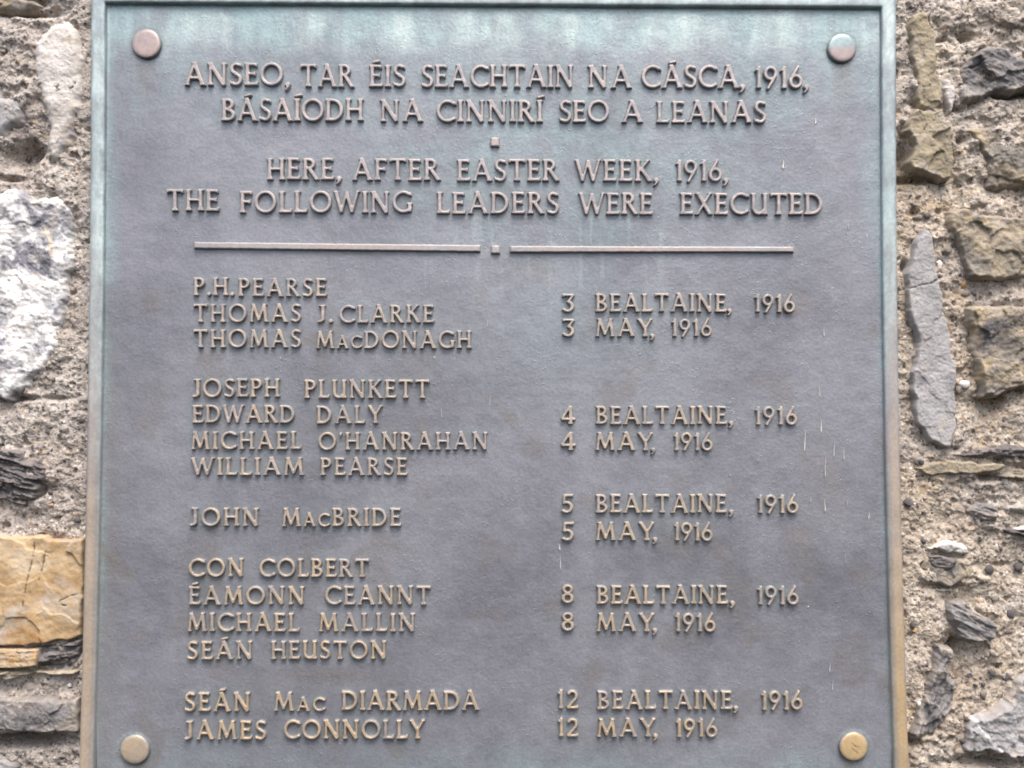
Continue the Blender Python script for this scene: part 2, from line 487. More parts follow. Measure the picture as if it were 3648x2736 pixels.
def glyph_comma():
    return Pen(.20).dot(.09, .07, .10).poly([(.02, .0), (.19, .08), (.16, -.05), (.02, -.22), (-.03, -.19), (.06, -.06)])
def glyph_period():
    return Pen(.20).dot(.10, .09, .105)
def glyph_quote():
    return Pen(.16).dot(.08, .93, .08).poly([(.0, .93), (.16, .93), (.10, .74), (.06, .74)])

def with_accent(maker, cx):
    def f():
        return maker().line((cx - .17, 1.11), (cx + .17, 1.19), .09, .11)
    return f

MAKERS = {c: globals()['glyph_' + c] for c in 'ABCDEFGHIJKLMNOPRSTUWXY12345689'}
MAKERS.update({',': glyph_comma, '.': glyph_period, "'": glyph_quote, 'Á': with_accent(glyph_A, .47), 'É': with_accent(glyph_E, .32), 'Í': with_accent(glyph_I, .18)})
GLYPHS = {}
def glyph(c):
    if c not in GLYPHS:
        p = MAKERS[c]()
        b = blur(p.m.astype(float), 0.024 * GR * SS)
        n, m = (b.shape[0] // SS) * SS, (b.shape[1] // SS) * SS
        b = b[:n, :m].reshape(n // SS, SS, m // SS, SS).mean((1, 3))
        u = U0 + (np.arange(b.shape[1]) + .5) / GR
        v = V1 - (np.arange(b.shape[0]) + .5) / GR
        GLYPHS[c] = (p.w, u, v, b)
    return GLYPHS[c]

# text, x start, x end, baseline, cap height: measured on the photograph, word by word.
# lower-case letters stand for small capitals
def zA(x): return 600 + x / 1.8433
def zB(x): return 1800 + x / 1.8433
def zC(x): return 620 + x / 1.8433
def zD(x): return 620 + x / 1.6592
def zE(x): return 1920 + x / 2.048
def zF(x): return 1920 + x / 1.6593
LINES = [
    ('head', [('ANSEO', zA(105), zA(748), 302, 80), (',', zA(765), zA(800), 304, 80), ('TAR', zA(865), zA(1215), 308, 80), ('ÉIS', zA(1318), zA(1555), 307.5, 78),
              ('SEACHTAIN', zA(1660), zB(450), 310, 80), ('NA', zB(545), zB(830), 312, 80), ('CÁSCA', zB(897), zB(1535), 312, 80), (',', zB(1545), zB(1588), 313, 80),
              ('1916', zB(1640), zB(1955), 313, 78), (',', zB(1965), zB(2010), 313, 78)]),
    ('head', [('BÁSAÍODH', zA(345), zA(1278), 429, 79), ('NA', zA(1390), zA(1668), 432, 78), ('CINNIRÍ', zA(1760), zB(245), 433.5, 78), ('SEO', zB(355), zB(682), 433.5, 77),
              ('A', zB(768), zB(903), 435, 77), ('LEANAS', zB(995), zB(1715), 436, 77)]),
    ('head', [('HERE', zA(645), zA(1085), 639, 77), (',', zA(1102), zA(1150), 640, 77), ('AFTER', zA(1208), zA(1783), 641.5, 77), ('EASTER', zA(1895), zB(352), 643.5, 77),
              ('WEEK', zB(462), zB(962), 644.5, 77), (',', zB(978), zB(1020), 645, 77), ('1916', zB(1118), zB(1425), 645, 76), (',', zB(1437), zB(1480), 646, 76)]),
    ('head', [('THE', zA(-15), zA(328), 750, 77), ('FOLLOWING', zA(465), zA(1598), 757, 77), ('LEADERS', zA(1762), zB(352), 760.5, 77), ('WERE', zB(487), zB(970), 763, 77),
              ('EXECUTED', zB(1150), zB(2088), 763.5, 77)]),
    ('name', [('P.H.', zC(125), zC(390), 1052.5, 64), ('PEARSE', zC(420), zC(1000), 1055, 64)]),
    ('name', [('THOMAS', zC(125), zC(830), 1147, 64), ('J.', zC(942), zC(1040), 1148.5, 62), ('CLARKE', zC(1085), zC(1705), 1149.5, 63)]),
    ('name', [('THOMAS', zC(125), zC(830), 1237.5, 64), ('MacDONAGH', zC(932), zC(1952), 1240.5, 62)]),
    ('name', [('JOSEPH', zC(120), zC(690), 1414.5, 65), ('PLUNKETT', zC(855), zC(1675), 1418, 65)]),
    ('name', [('EDWARD', zC(118), zC(790), 1506, 63), ('DALY', zC(935), zC(1365), 1508.5, 63)]),
    ('name', [('MICHAEL', zC(110), zC(832), 1600.5, 63), ("O'HANRAHAN", zC(947), zC(2060), 1602.5, 62)]),
    ('name', [('WILLIAM', zC(112), zC(848), 1693, 62), ('PEARSE', zC(960), zC(1530), 1694, 62)]),
    ('name', [('JOHN', zD(92), zD(500), 1874.5, 64), ('MacBRIDE', zD(637), zD(1340), 1875.5, 64)]),
    ('name', [('CON', zD(85), zD(410), 2055, 64), ('COLBERT', zD(503), zD(1150), 2056, 64)]),
    ('name', [('ÉAMONN', zD(85), zD(770), 2154.5, 64), ('CEANNT', zD(892), zD(1515), 2154.5, 66)]),
    ('name', [('MICHAEL', zD(78), zD(738), 2250.5, 65), ('MALLIN', zD(855), zD(1425), 2250.5, 64)]),
    ('name', [('SEÁN', zD(75), zD(462), 2349.5, 64), ('HEUSTON', zD(572), zD(1255), 2348.5, 64)]),
    ('name', [('SEÁN', zD(60), zD(448), 2535, 66), ('Mac', zD(590), zD(888), 2533.5, 65), ('DIARMADA', zD(990), zD(1802), 2531, 67)]),
    ('name', [('JAMES', zD(62), zD(540), 2635.5, 66), ('CONNOLLY', zD(648), zD(1480), 2633, 66)]),
]
for d, x1_, spec in (('3', None, ((165, 260, 1110.5, 64), (415, 1368, 1425, 1575, 1870, 1110), (168, 262, 1198, 63), (415, 828, 860, 968, 1262, 1198))),
                     ('4', None, ((163, 265, 1511, 64), (418, 1372, 1435, 1578, 1885, 1511.5), (163, 268, 1604, 64), (415, 832, 866, 983, 1268, 1604.5)))):
    a, b, c, e = spec
    LINES.append(('date', [(d, zE(a[0]), zE(a[1]), a[2], a[3]), ('BEALTAINE', zE(b[0]), zE(b[1]), b[5], 64), (',', zE(b[2] - 44), zE(b[2]), b[5], 64), ('1916', zE(b[3]), zE(b[4]), b[5] + 2, 64)]))
    LINES.append(('date', [(d, zE(c[0]), zE(c[1]), c[2], c[3]), ('MAY', zE(e[0]), zE(e[1]), e[5], 63), (',', zE(e[2] - 44), zE(e[2]), e[5] + 2, 63), ('1916', zE(e[3]), zE(e[4]), e[5], 62)]))
for d, a, b, c, e in (('5', (133, 202, 1826.5), (338, 1112, 1168, 1292, 1535, 1827), (135, 205, 1926), (338, 682, 715, 798, 1028, 1926)),
                      ('8', (135, 205, 2150), (343, 1118, 1175, 1292, 1537, 2152.5), (135, 207, 2248), (343, 681, 713, 805, 1045, 2250)),
                      ('12', (108, 232, 2525), (347, 1143, 1195, 1315, 1560, 2528), (110, 232, 2624.5), (345, 688, 717, 810, 1055, 2626))):
    LINES.append(('date', [(d, zF(a[0]), zF(a[1]), a[2], 65), ('BEALTAINE', zF(b[0]), zF(b[1]), b[5], 65), (',', zF(b[2] - 40), zF(b[2]), b[5] + 1, 65), ('1916', zF(b[3]), zF(b[4]), b[5] + 2, 65)]))
    LINES.append(('date', [(d, zF(c[0]), zF(c[1]), c[2], 64), ('MAY', zF(e[0]), zF(e[1]), e[5], 64), (',', zF(e[2] - 38), zF(e[2]), e[5] + 1, 64), ('1916', zF(e[3]), zF(e[4]), e[5] + 1, 64)]))

def set_word(text, x0, x1, base, cap):
    """-> list of (char, x, scale_x, scale_y)"""
    items = []
    for ch in text:
        small = ch.islower()
        items.append((ch.upper(), 0.72 if small else 1.0))
    ws = [glyph(c)[0] * s for c, s in items]
    n = len(items); span = (x1 - x0) / cap
    if n == 1:
        k = min(1.25, max(.75, span / ws[0])); gap = 0
    else:
        def total(k, g): return k * sum(ws) + g * (n - 1)
        k = 1.0; gap = (span - sum(ws)) / (n - 1)
        if gap < .085: gap = .085; k = (span - gap * (n - 1)) / sum(ws)
        if gap > .20: gap = .20; k = (span - gap * (n - 1)) / sum(ws)
    out = []; x = x0
    for (c, s), w in zip(items, ws):
        out.append((c, x, cap * s * k, cap * s))
        x += (w * k + gap) * cap
    return out

random.seed(5)
RNG = np.random.default_rng(11)
# small raised-letter raster of the whole plate, for the verdigris that gathers round the letters
CS = 5.0
canvas = np.zeros((int(3000 / CS), int(3648 / CS)))
LAYOUT = []
for kind, words_ in LINES:
    L = []
    for t, x0, x1, b, cap in words_:
        word = []
        for c, x, sx, sy in set_word(t, x0, x1, b, cap):
            jb = b + random.uniform(-.8, .8)
            word.append((c, x, jb, sx, sy))
            w, u, v, m = glyph(c)
            ii = np.clip(((jb - v * sy) / CS).astype(int), 0, canvas.shape[0] - 1)
            jj = np.clip(((x + u * sx) / CS).astype(int), 0, canvas.shape[1] - 1)
            np.maximum.at(canvas, (ii[:, None] * np.ones_like(jj), jj[None, :] * np.ones((len(ii), 1), int)), m)
        L.append((t, word))
    LAYOUT.append((kind, L))

def place_tone(px, py):
    """how far the metal has warmed from pinkish (top) to brassy (low)"""
    return np.clip(0.08 + 0.42 * smooth(700, 1300, py) + 0.25 * smooth(1500, 2736, py) + 0.25 * smooth(2900, 3300, px) * smooth(1400, 2400, py), 0, 1)

# ------------------------------------------------------------------ the stone wall
wall = empty('stone_wall', (0, 0.02, -0.45))
wall['label'] = 'rough rubble wall of pebbly mortar with grey, ochre and slate stones behind the plaque'
wall['category'] = 'wall'
wall['kind'] = 'thing'

STONES = []                                     # (polygon in photo px, clearance) kept for the mortar
M_LIME = rock_material('white grey limestone', [(0.30, (0.16, 0.16, 0.18)), (0.42, (0.36, 0.36, 0.38)), (0.50, (0.70, 0.69, 0.68)), (0.66, (0.86, 0.84, 0.81))], 40,
                       blotch=[((0.20, 0.20, 0.23), .51, .60), ((0.66, 0.57, 0.42), .57, .70)], blotch_scale=34, dark=.4, light=.6, bump=.7)
M_PALE = rock_material('pale buff limestone', [(0.25, (0.40, 0.365, 0.335)), (0.5, (0.56, 0.525, 0.49)), (0.75, (0.70, 0.67, 0.63))], 30,
                       blotch=[((0.42, 0.33, 0.23), .55, .72), ((0.30, 0.30, 0.33), .60, .74)], blotch_scale=22, dark=.2, light=.4, bump=.45)
M_GREY = rock_material('smooth grey stone', [(0.25, (0.24, 0.235, 0.237)), (0.5, (0.35, 0.34, 0.34)), (0.75, (0.46, 0.445, 0.44))], 40,
                       blotch=[((0.16, 0.16, 0.175), .58, .70), ((0.40, 0.36, 0.30), .62, .76)], blotch_scale=26, dark=.35, light=.3, bump=.3)
M_SLATE = rock_material('dark slate', [(0.25, (0.045, 0.041, 0.043)), (0.48, (0.100, 0.090, 0.092)), (0.62, (0.17, 0.155, 0.152)), (0.8, (0.30, 0.27, 0.25))], 30, (1, 1, 3.2), 0.25,
                        blotch=[((0.23, 0.19, 0.15), .58, .72)], dark=.3, light=.35, bump=.8, lam=.7, rough=.7)
M_SLATE_V = rock_material('blue grey slate', [(0.25, (0.085, 0.080, 0.082)), (0.48, (0.165, 0.158, 0.158)), (0.66, (0.235, 0.222, 0.215)), (0.82, (0.35, 0.33, 0.30))], 30, (2.2, 1, 1), -0.3,
                          blotch=[((0.30, 0.25, 0.19), .60, .75)], dark=.25, light=.35, bump=.7, lam=.2, rough=.75)
M_OCHRE = rock_material('ochre sandstone', [(0.28, (0.24, 0.155, 0.08)), (0.44, (0.38, 0.255, 0.13)), (0.56, (0.48, 0.35, 0.205)), (0.72, (0.58, 0.47, 0.335))], 24, (1, 1, 1.8), 0,
                        blotch=[((0.42, 0.385, 0.35), .52, .68), ((0.34, 0.19, 0.07), .56, .70)], blotch_scale=19, dark=.2, light=.2, bump=.4)
M_BROWN = rock_material('olive brown stone', [(0.25, (0.18, 0.15, 0.105)), (0.5, (0.31, 0.262, 0.18)), (0.75, (0.43, 0.37, 0.27))], 38, (1, 1, 1), 0,
                        blotch=[((0.30, 0.27, 0.24), .52, .68), ((0.36, 0.26, 0.12), .62, .74)], blotch_scale=24, dark=.35, light=.35, bump=.6)
M_MIX = rock_material('grey and tan stone', [(0.28, (0.095, 0.09, 0.088)), (0.44, (0.20, 0.180, 0.155)), (0.56, (0.33, 0.275, 0.20)), (0.72, (0.47, 0.40, 0.30))], 26, (1, 1, 1.3), .3,
                      blotch=[((0.115, 0.112, 0.118), .54, .66), ((0.42, 0.32, 0.17), .56, .70)], blotch_scale=24, dark=.35, light=.4, bump=.75)
M_MORTAR = mortar_material()

def poly_sd(px, py, pts):
    """signed distance to a polygon, positive inside"""
    d = np.full(px.shape, 1e9); ins = np.zeros(px.shape, bool)
    n = len(pts)
    for i in range(n):
        x0, y0 = pts[i]; x1, y1 = pts[(i + 1) % n]
        ex, ey = x1 - x0, y1 - y0
        L2 = ex * ex + ey * ey + 1e-9
        t = np.clip(((px - x0) * ex + (py - y0) * ey) / L2, 0, 1)
        d = np.minimum(d, (px - x0 - t * ex) ** 2 + (py - y0 - t * ey) ** 2)
        if y0 != y1:
            c = (py >= min(y0, y1)) & (py < max(y0, y1))
            ins ^= c & (px < x0 + (py - y0) * ex / (y1 - y0))
    d = np.sqrt(d)
    return np.where(ins, d, -d)

def scaled(pts, ox, oy, s): return [(ox + x / s, oy + y / s) for x, y in pts]

SEED = [100]
def stone(pts, mat, label, top=-0.008, edge=22, rough_=0.0022, facet=0.0025, fsize=90, lam=0.0, lam_ang=0.0, tilt=(0, 0), wob=8, step=3.0, dusty=.46, cracks=(), veins=(), gran=.00022, cw=3.2, grow=0):
    """a stone bedded in the mortar: outline pts (photo px), face at depth top, steep rounded rim"""
    SEED[0] += 13; s = SEED[0]
    xs = [p[0] for p in pts]; ys = [p[1] for p in pts]
    x0, x1, y0, y1 = min(xs) - 20, max(xs) + 20, min(ys) - 20, max(ys) + 20
    PX, PY = np.meshgrid(np.arange(x0, x1, step), np.arange(y0, y1, step))
    sd = poly_sd(PX, PY, pts) + grow + wob * fbm(PX, PY, 55, 3, s)
    t = np.clip(sd / edge, 0, 1)
    rim = np.sqrt(np.clip(1 - (1 - t) ** 2.2, 0, 1))
    depth = abs(top) + 0.012
    h = rim * depth
    rel = rough_ * fbm(PX, PY, 130, 5, s + 3, .55) + facet * cells(PX + 14 * fbm(PX, PY, 60, 2, s + 9), PY + 14 * fbm(PX, PY, 60, 2, s + 8), fsize, s)
    if lam:
        c, sn = math.cos(lam_ang), math.sin(lam_ang)
        a = PX * c + PY * sn; b = -PX * sn + PY * c
        q = fbm(a * .16, b, 26, 4, s + 5, .6)
        rel = rel + lam * (np.round(q * 4) / 4 * .7 + q * .5)
    rel = rel + gran * (fbm(PX, PY, 12, 2, s + 21) + .6 * RNG.normal(size=PX.shape))
    cx, cy = (x0 + x1) / 2, (y0 + y1) / 2
    rel = rel + tilt[0] * (PX - cx) + tilt[1] * (PY - cy)
    h = h + rel * smooth(0, 1, t)
    def lines(polys, wd):
        d = np.full(PX.shape, 1e9)
        for L in polys:
            for (ax, ay), (bx, by) in zip(L[:-1], L[1:]):
                ex, ey = bx - ax, by - ay
                tt = np.clip(((PX - ax) * ex + (PY - ay) * ey) / (ex * ex + ey * ey), 0, 1)
                d = np.minimum(d, np.hypot(PX - ax - tt * ex, PY - ay - tt * ey))
        return smooth(wd * 1.6, wd * .4, d + 3 * fbm(PX, PY, 18, 2, s + 31))
    ck = lines(cracks, cw) if cracks else PX * 0
    vn = lines(veins, 5) if veins else PX * 0
    h = h - .00045 * cw * ck
    du = np.clip(dusty * smooth(34, -2, sd + 26 * fbm(PX, PY, 48, 3, s + 41)) + dusty * .9 * smooth(.25, .6, fbm(PX, PY, 85, 4, s + 43, .6)), 0, .95)
    Y = 0.012 - h
    ob = grid_mesh('stone', PX, PY, Y, top, mat, wall, keep=sd > -3, attrs=dict(dust=du, vein=vn, crack=ck * .8))
    if label: ob['label'] = label
    STONES.append(pts)
    return ob

z1 = lambda p: scaled(p, 0, 0, 1.659)
zl1 = lambda p: scaled(p, 0, 600, 2.37)
zl2 = lambda p: scaled(p, 0, 1300, 2.37)
zl3 = lambda p: scaled(p, 0, 1900, 1.984)
zr1 = lambda p: scaled(p, 2900, 0, 1.8436)
zr2 = lambda p: scaled(p, 3000, 700, 2.37)
zr3 = lambda p: scaled(p, 3000, 1350, 2.37)
zr4 = lambda p: scaled(p, 3000, 2036, 2.37)

# left of the plaque
stone(z1([(330, 88), (395, 88), (440, 112), (480, 200), (508, 340), (495, 480), (490, 640), (445, 740), (420, 850), (350, 950), (268, 975), (250, 860), (258, 740), (235, 640), (195, 520), (178, 420), (160, 300), (172, 230), (250, 145)]),
      M_PALE, 'smooth pale buff upright stone', -0.0080, 46, .0013, .0006, dusty=.15)
stone(z1([(-300, 520), (-40, 545), (90, 545), (150, 595), (172, 650), (140, 730), (70, 770), (-20, 850), (-300, 880)]), M_GREY, 'smooth dull grey rounded stone', -0.006, 40, .002, .0015)
stone(zl1([(-300, 150), (0, 185), (90, 150), (190, 150), (300, 218), (440, 208), (590, 235), (640, 330), (615, 450), (630, 620), (615, 760), (590, 900), (560, 1080), (550, 1250), (520, 1400), (535, 1500), (470, 1590), (400, 1720), (330, 1760), (230, 1850), (90, 1940), (50, 1975), (-300, 1900)]),
      M_LIME, 'large mottled white and grey limestone', -0.0085, 36, .0026, .0010, 70, dusty=.34, wob=14)
stone(zl2([(-300, 690), (0, 695), (130, 705), (200, 770), (320, 800), (412, 850), (400, 960), (350, 1060), (310, 1150), (200, 1218), (100, 1195), (-20, 1150), (-300, 1160)]),
      M_SLATE, 'dark purple brown slaty stone with split layers', -0.0085, 26, .003, .003, 50, .0035, .25, dusty=.2)
stone(zl3([(-300, 10), (0, 12), (305, 12), (345, 42), (590, 32), (590, 400), (575, 560), (570, 735), (480, 765), (270, 790), (100, 805), (-300, 800)]),
      M_OCHRE, 'large ochre sandstone block with flat face', -0.0105, 11, .0011, .0016, 130, wob=5, dusty=.22, gran=.00007, cw=1.7, cracks=[zl3([(238, 70), (232, 160), (200, 300), (180, 400), (160, 520)]), zl3([(318, 130), (300, 220), (270, 330)]), zl3([(575, 425), (500, 440), (420, 480), (405, 505), (470, 510)])])
stone(zl3([(-300, 815), (0, 812), (268, 818), (268, 900), (258, 945), (150, 965), (-300, 968)]), M_OCHRE, 'thin tan slip of stone', -0.0120, 8, .001, .0008, 80, .0006, 0, wob=3)
stone(zl3([(180, 800), (300, 785), (480, 765), (580, 742), (580, 890), (480, 945), (270, 955), (262, 880)]), M_SLATE, 'black slaty stone with flaky layers', -0.0070, 14, .003, .003, 40, .0035, -.12, dusty=.1)
stone(zl3([(-300, 975), (0, 970), (200, 975), (280, 958), (440, 955), (570, 950), (570, 1000), (470, 1030), (380, 1025), (230, 1000), (180, 1030), (0, 1040), (-300, 1035)]), M_BROWN, 'narrow brown ledge stone', -0.0085, 12, .002, .002, 40, .002, 0)
stone(zl3([(-300, 1165), (0, 1162), (280, 1165), (400, 1180), (552, 1165), (552, 1420), (300, 1425), (0, 1412), (-300, 1412)]), M_SLATE_V, 'grey blue slab stained with pale lime', -0.0120, 14, .002, .002, 90, wob=4)
stone(zl3([(-300, 1560), (-20, 1560), (110, 1600), (140, 1659), (60, 1760), (-300, 1760)]), M_GREY, None, -0.004, 26)
stone(z1([(-200, -60), (60, -60), (190, -20), (250, 30), (150, 75), (40, 85), (-60, 70), (-200, 60)]), M_MIX, None, -0.004, 30)
# right of the plaque
stone(zr1([(640, 95), (700, 78), (752, 80), (790, 170), (815, 330), (828, 480), (848, 600), (855, 690), (780, 720), (690, 700), (676, 600), (680, 500), (650, 380), (634, 230)]), M_BROWN, 'narrow olive tan upright stone', -0.0095, 18, .0018, .0016, 60, dusty=.3, grow=6)
stone(zr1([(672, 700), (780, 718), (858, 690), (880, 760), (922, 850), (932, 1010), (925, 1180), (850, 1185), (780, 1150), (640, 1112), (628, 1050), (662, 960), (608, 850), (622, 765)]), M_BROWN, 'olive brown bell shaped stone', -0.0105, 16, .0022, .0025, 70)
stone(zr1([(962, 440), (1020, 370), (1090, 305), (1180, 268), (1260, 290), (1390, 370), (1700, 420), (1700, 620), (1400, 600), (1320, 620), (1200, 620), (1100, 660), (960, 690), (945, 560)]), M_SLATE_V, 'large blue grey slate with folded face', -0.0085, 26, .003, .005, 130, .0009, .5, cracks=[zr1([(960, 420), (1020, 370), (1090, 310)]), zr1([(1190, 630), (1280, 625), (1400, 630)]), zr1([(990, 450), (1080, 430), (1115, 395)])])
stone(zr1([(1180, 40), (1300, -40), (1700, -60), (1700, 200), (1420, 190), (1290, 215), (1180, 150)]), M_MIX, None, -0.0060, 24, .004, .004)
stone(zr1([(985, 840), (1060, 815), (1379, 790), (1700, 790), (1700, 1230), (1379, 1240), (1140, 1235), (1135, 1060), (1060, 960)]), M_MIX, 'tan and grey broken stone', -0.0080, 26, .0045, .004, 90)
stone(zr2([(900, 105), (980, 80), (1100, 85), (1180, 132), (1360, 140), (1536, 155), (2000, 160), (2000, 690), (1536, 690), (1340, 712), (1200, 700), (1092, 690), (1045, 560), (962, 330), (905, 270)]), M_MIX, 'blocky grey stone with tan face beside the spindle stone', -0.0110, 20, .003, .004, 100)
stone(zr2([(690, 268), (735, 290), (760, 360), (795, 500), (802, 660), (850, 825), (858, 970), (890, 1050), (912, 1180), (918, 1330), (972, 1400), (962, 1550), (950, 1640)]
          + [((x) , (y) + 650 / 1.0 * 2.37) for x, y in [(965, 200), (965, 420), (925, 578), (870, 568), (765, 520), (700, 430), (640, 368), (628, 260), (640, 170), (605, 70)]]
          + [(600, 1480), (640, 1420), (650, 1300), (672, 1230), (640, 1150), (600, 1050), (580, 960), (564, 800), (560, 650), (600, 540), (640, 380)]),
      M_GREY, 'long smooth grey spindle shaped stone', -0.0105, 13, .0009, .0006, 110, wob=5, dusty=.18, cw=2, grow=8, cracks=[zr2([(570, 775), (620, 765), (680, 742), (760, 730), (810, 700)])])
stone(zr2([(1045, 925), (1200, 900), (1536, 905), (2000, 905), (2000, 1640), (1536, 1625), (1330, 1690), (1180, 1710), (1150, 1480), (1110, 1330), (1098, 1150), (1062, 1050)]), M_MIX, 'brown stone with dark slate upper edge', -0.0120, 20, .003, .0035, 100)
stone(zr3([(900, 640), (1100, 598), (1350, 540), (1536, 560), (2000, 560), (2000, 700), (1536, 700), (1420, 690), (1200, 685), (1080, 682)]), M_SLATE, 'dark slaty band above the tan wedge', -0.0085, 18, .003, .003, 40, .003, -.1, dusty=.2)
stone(zr3([(630, 750), (750, 705), (900, 685), (1100, 690), (1420, 722), (1330, 780), (1250, 800), (1130, 812), (820, 822), (700, 812)]), M_BROWN, 'flat tan wedge of stone', -0.0085, 10, .001, .001, 80)
stone(zr3([(1240, 830), (1400, 760), (1536, 745), (2000, 745), (2000, 870), (1536, 865), (1380, 850)]), M_MIX, None, -0.0065, 16, .003, .003, 40, .003, 0)
stone(zr3([(1040, 1112), (1160, 1052), (1280, 1048), (1342, 1100), (1332, 1222), (1200, 1210), (1090, 1162)]), M_SLATE_V, 'small dark blue slate', -0.0090, 20, .003, .003, 50, .002, .3)
stone(zr3([(1350, 1060), (1536, 1040), (1900, 1040), (1900, 1180), (1536, 1150), (1400, 1120)]), M_LIME, None, -0.0075, 18, .003, .003, 40)
stone(zr3([(1300, 1270), (1420, 1240), (1536, 1290), (1900, 1300), (1900, 1360), (1536, 1332), (1400, 1310)]), M_SLATE, None, -0.0080, 14, .003, .003, 40, .003, .1, dusty=.15)
stone(zr3([(1200, 1222), (1280, 1215), (1330, 1250), (1290, 1268), (1210, 1258)]), M_PALE, None, -0.0080, 12, .001, .001, wob=4, dusty=.1)
stone(zr3([(1445, 1262), (1536, 1240), (1900, 1230), (1900, 1290), (1536, 1300), (1470, 1292)]), M_PALE, None, -0.0090, 12, .001, .001, wob=4, dusty=.1)
stone(zr3([(715, 1420), (800, 1370), (950, 1358), (1052, 1398), (1092, 1470), (1060, 1490), (900, 1490), (820, 1465), (740, 1470)]), M_PALE, 'white topped cap of the stone low beside the plaque', -0.0100, 16, .0015, .002, 50, dusty=.1)
stone(zr3([(700, 1480), (820, 1470), (900, 1492), (1000, 1492), (1085, 1480), (1120, 1560), (1165, 1650), (1160, 1670), (1000, 1740), (880, 1785), (760, 1700), (660, 1610)]), M_MIX, 'brown stone with dark recess under a white cap', -0.0080, 18, .003, .004, 50)
stone(zr3([(712, 1482), (820, 1474), (900, 1496), (992, 1500), (990, 1590), (900, 1630), (760, 1600)]), M_SLATE, 'dark patch added for the shaded recess under the white cap', -0.0102, 14, .002, .002, 30, .002, .1, wob=4, dusty=.15)  # dark blotch laid on top, the shade of the recess as colour
stone(zr1([(838, 500), (900, 488), (952, 560), (942, 650), (925, 745), (885, 745), (852, 620)]), M_PALE, 'cream coloured patch of mortar', -0.0070, 20, .001, .001, 50, dusty=.1)  # a smear of light mortar, built the same way as the stones
stone(zr4([(940, 248), (1000, 240), (1082, 270), (1200, 350), (1312, 450), (1328, 530), (1270, 600), (1150, 632), (1080, 625), (1000, 580), (962, 500), (900, 420), (885, 330)]), M_SLATE_V, 'pointed dark slate with folded layers', -0.0125, 18, .0022, .003, 70, .0018, .45)
stone(zr4([(790, 600), (850, 615), (940, 640), (985, 700), (930, 800), (905, 880), (985, 930), (978, 1000), (975, 1100), (960, 1190), (880, 1290), (800, 1385), (600, 1445), (575, 1370), (640, 1210), (680, 1080), (722, 930), (760, 800)]), M_SLATE_V, 'long dark slate splinter leaning to the frame', -0.0090, 20, .003, .004, 60, .002, 1.9)
stone(zr4([(1048, 1335), (1120, 1250), (1250, 1192), (1400, 1100), (1495, 920), (1560, 870), (2000, 850), (2000, 1600), (1536, 1600), (1400, 1590), (1250, 1532), (1100, 1562), (1035, 1545), (1060, 1430)]), M_GREY, 'large angular grey stone crossed by a white vein', -0.0120, 18, .003, .004, 120, veins=[zr4([(1120, 1255), (1200, 1350), (1250, 1430), (1340, 1515)])])
# the wall goes on beyond the picture
for cx, cy, rx, ry, mt in ((-420, 300, 200, 130, M_MIX), (-430, 1900, 210, 150, M_GREY), (-450, 1150, 190, 180, M_SLATE_V), (-420, 2500, 220, 120, M_OCHRE), (4080, 250, 210, 130, M_GREY),
                           (4120, 900, 200, 150, M_BROWN), (4090, 1500, 210, 130, M_LIME), (4100, 2150, 190, 170, M_MIX), (4080, 2620, 210, 120, M_SLATE)):
    stone([(cx + rx * math.cos(a) * random.uniform(.8, 1.1), cy + ry * math.sin(a) * random.uniform(.8, 1.1)) for a in np.linspace(0, 2 * math.pi, 11)[:-1]], mt, None, -0.009, 26, .003, .004, step=8)

# mortar: one bed, finer where it is seen beside the plaque, coarse behind it
mx = np.concatenate([np.arange(-760, -40, 12), np.arange(-40, 420, 3), np.arange(420, 3080, 40), np.arange(3080, 3690, 3), np.arange(3690, 4420, 12)])
my = np.concatenate([np.arange(-520, -40, 12), np.arange(-40, 2780, 3), np.arange(2780, 3300, 12)])
PX, PY = np.meshgrid(mx, my)
hm = 0.0030 * fbm(PX, PY, 190, 3, 3) + 0.0018 * fbm(PX, PY, 70, 3, 9, .55) + 0.0007 * fbm(PX, PY, 22, 3, 23, .6) + 0.0005 * np.clip(fbm(PX, PY, 13, 2, 37), -.2, 1)
pit = smooth(.55, .95, fbm(PX, PY, 60, 2, 51)); hm -= 0.0035 * pit
hm = hm * (1 + .25 * smooth(900, 300, PY)) + 0.003
for cx, cy, rx, ry, dp in ((75, 560, 60, 45, .016), (120, 535, 45, 30, .010), (110, 50, 120, 13, .012), (60, 2640, 150, 20, .020), (20, 2632, 190, 18, .014), (120, 5, 60, 20, .010),
                           (3212, 560, 18, 90, .014), (3270, 640, 75, 14, .014), (3420, 500, 18, 22, .013), (3440, 135, 26, 18, .012), (3600, 340, 70, 14, .012), (3530, 1430, 60, 40, .010),
                           (3255, 760, 20, 18, .006), (3450, 1100, 26, 14, .006), (3510, 1700, 30, 12, .012), (3405, 2290, 20, 24, .012), (3540, 2710, 120, 14, .016), (3250, 2640, 18, 12, .010),
                           (3215, 950, 12, 22, .008), (3390, 2330, 30, 60, .006), (3360, 385, 10, 60, .007), (3350, 2085, 60, 10, .008), (3560, 2010, 30, 8, .005), (40, 640, 40, 12, .010),
                           (90, 1750, 120, 20, .006), (210, 1420, 40, 8, .006), (60, 1420, 70, 9, .010)):
    hm -= dp * np.exp(-(((PX - cx) / rx) ** 2 + ((PY - cy) / ry) ** 2))
dist = np.full(PX.shape, 1e9)
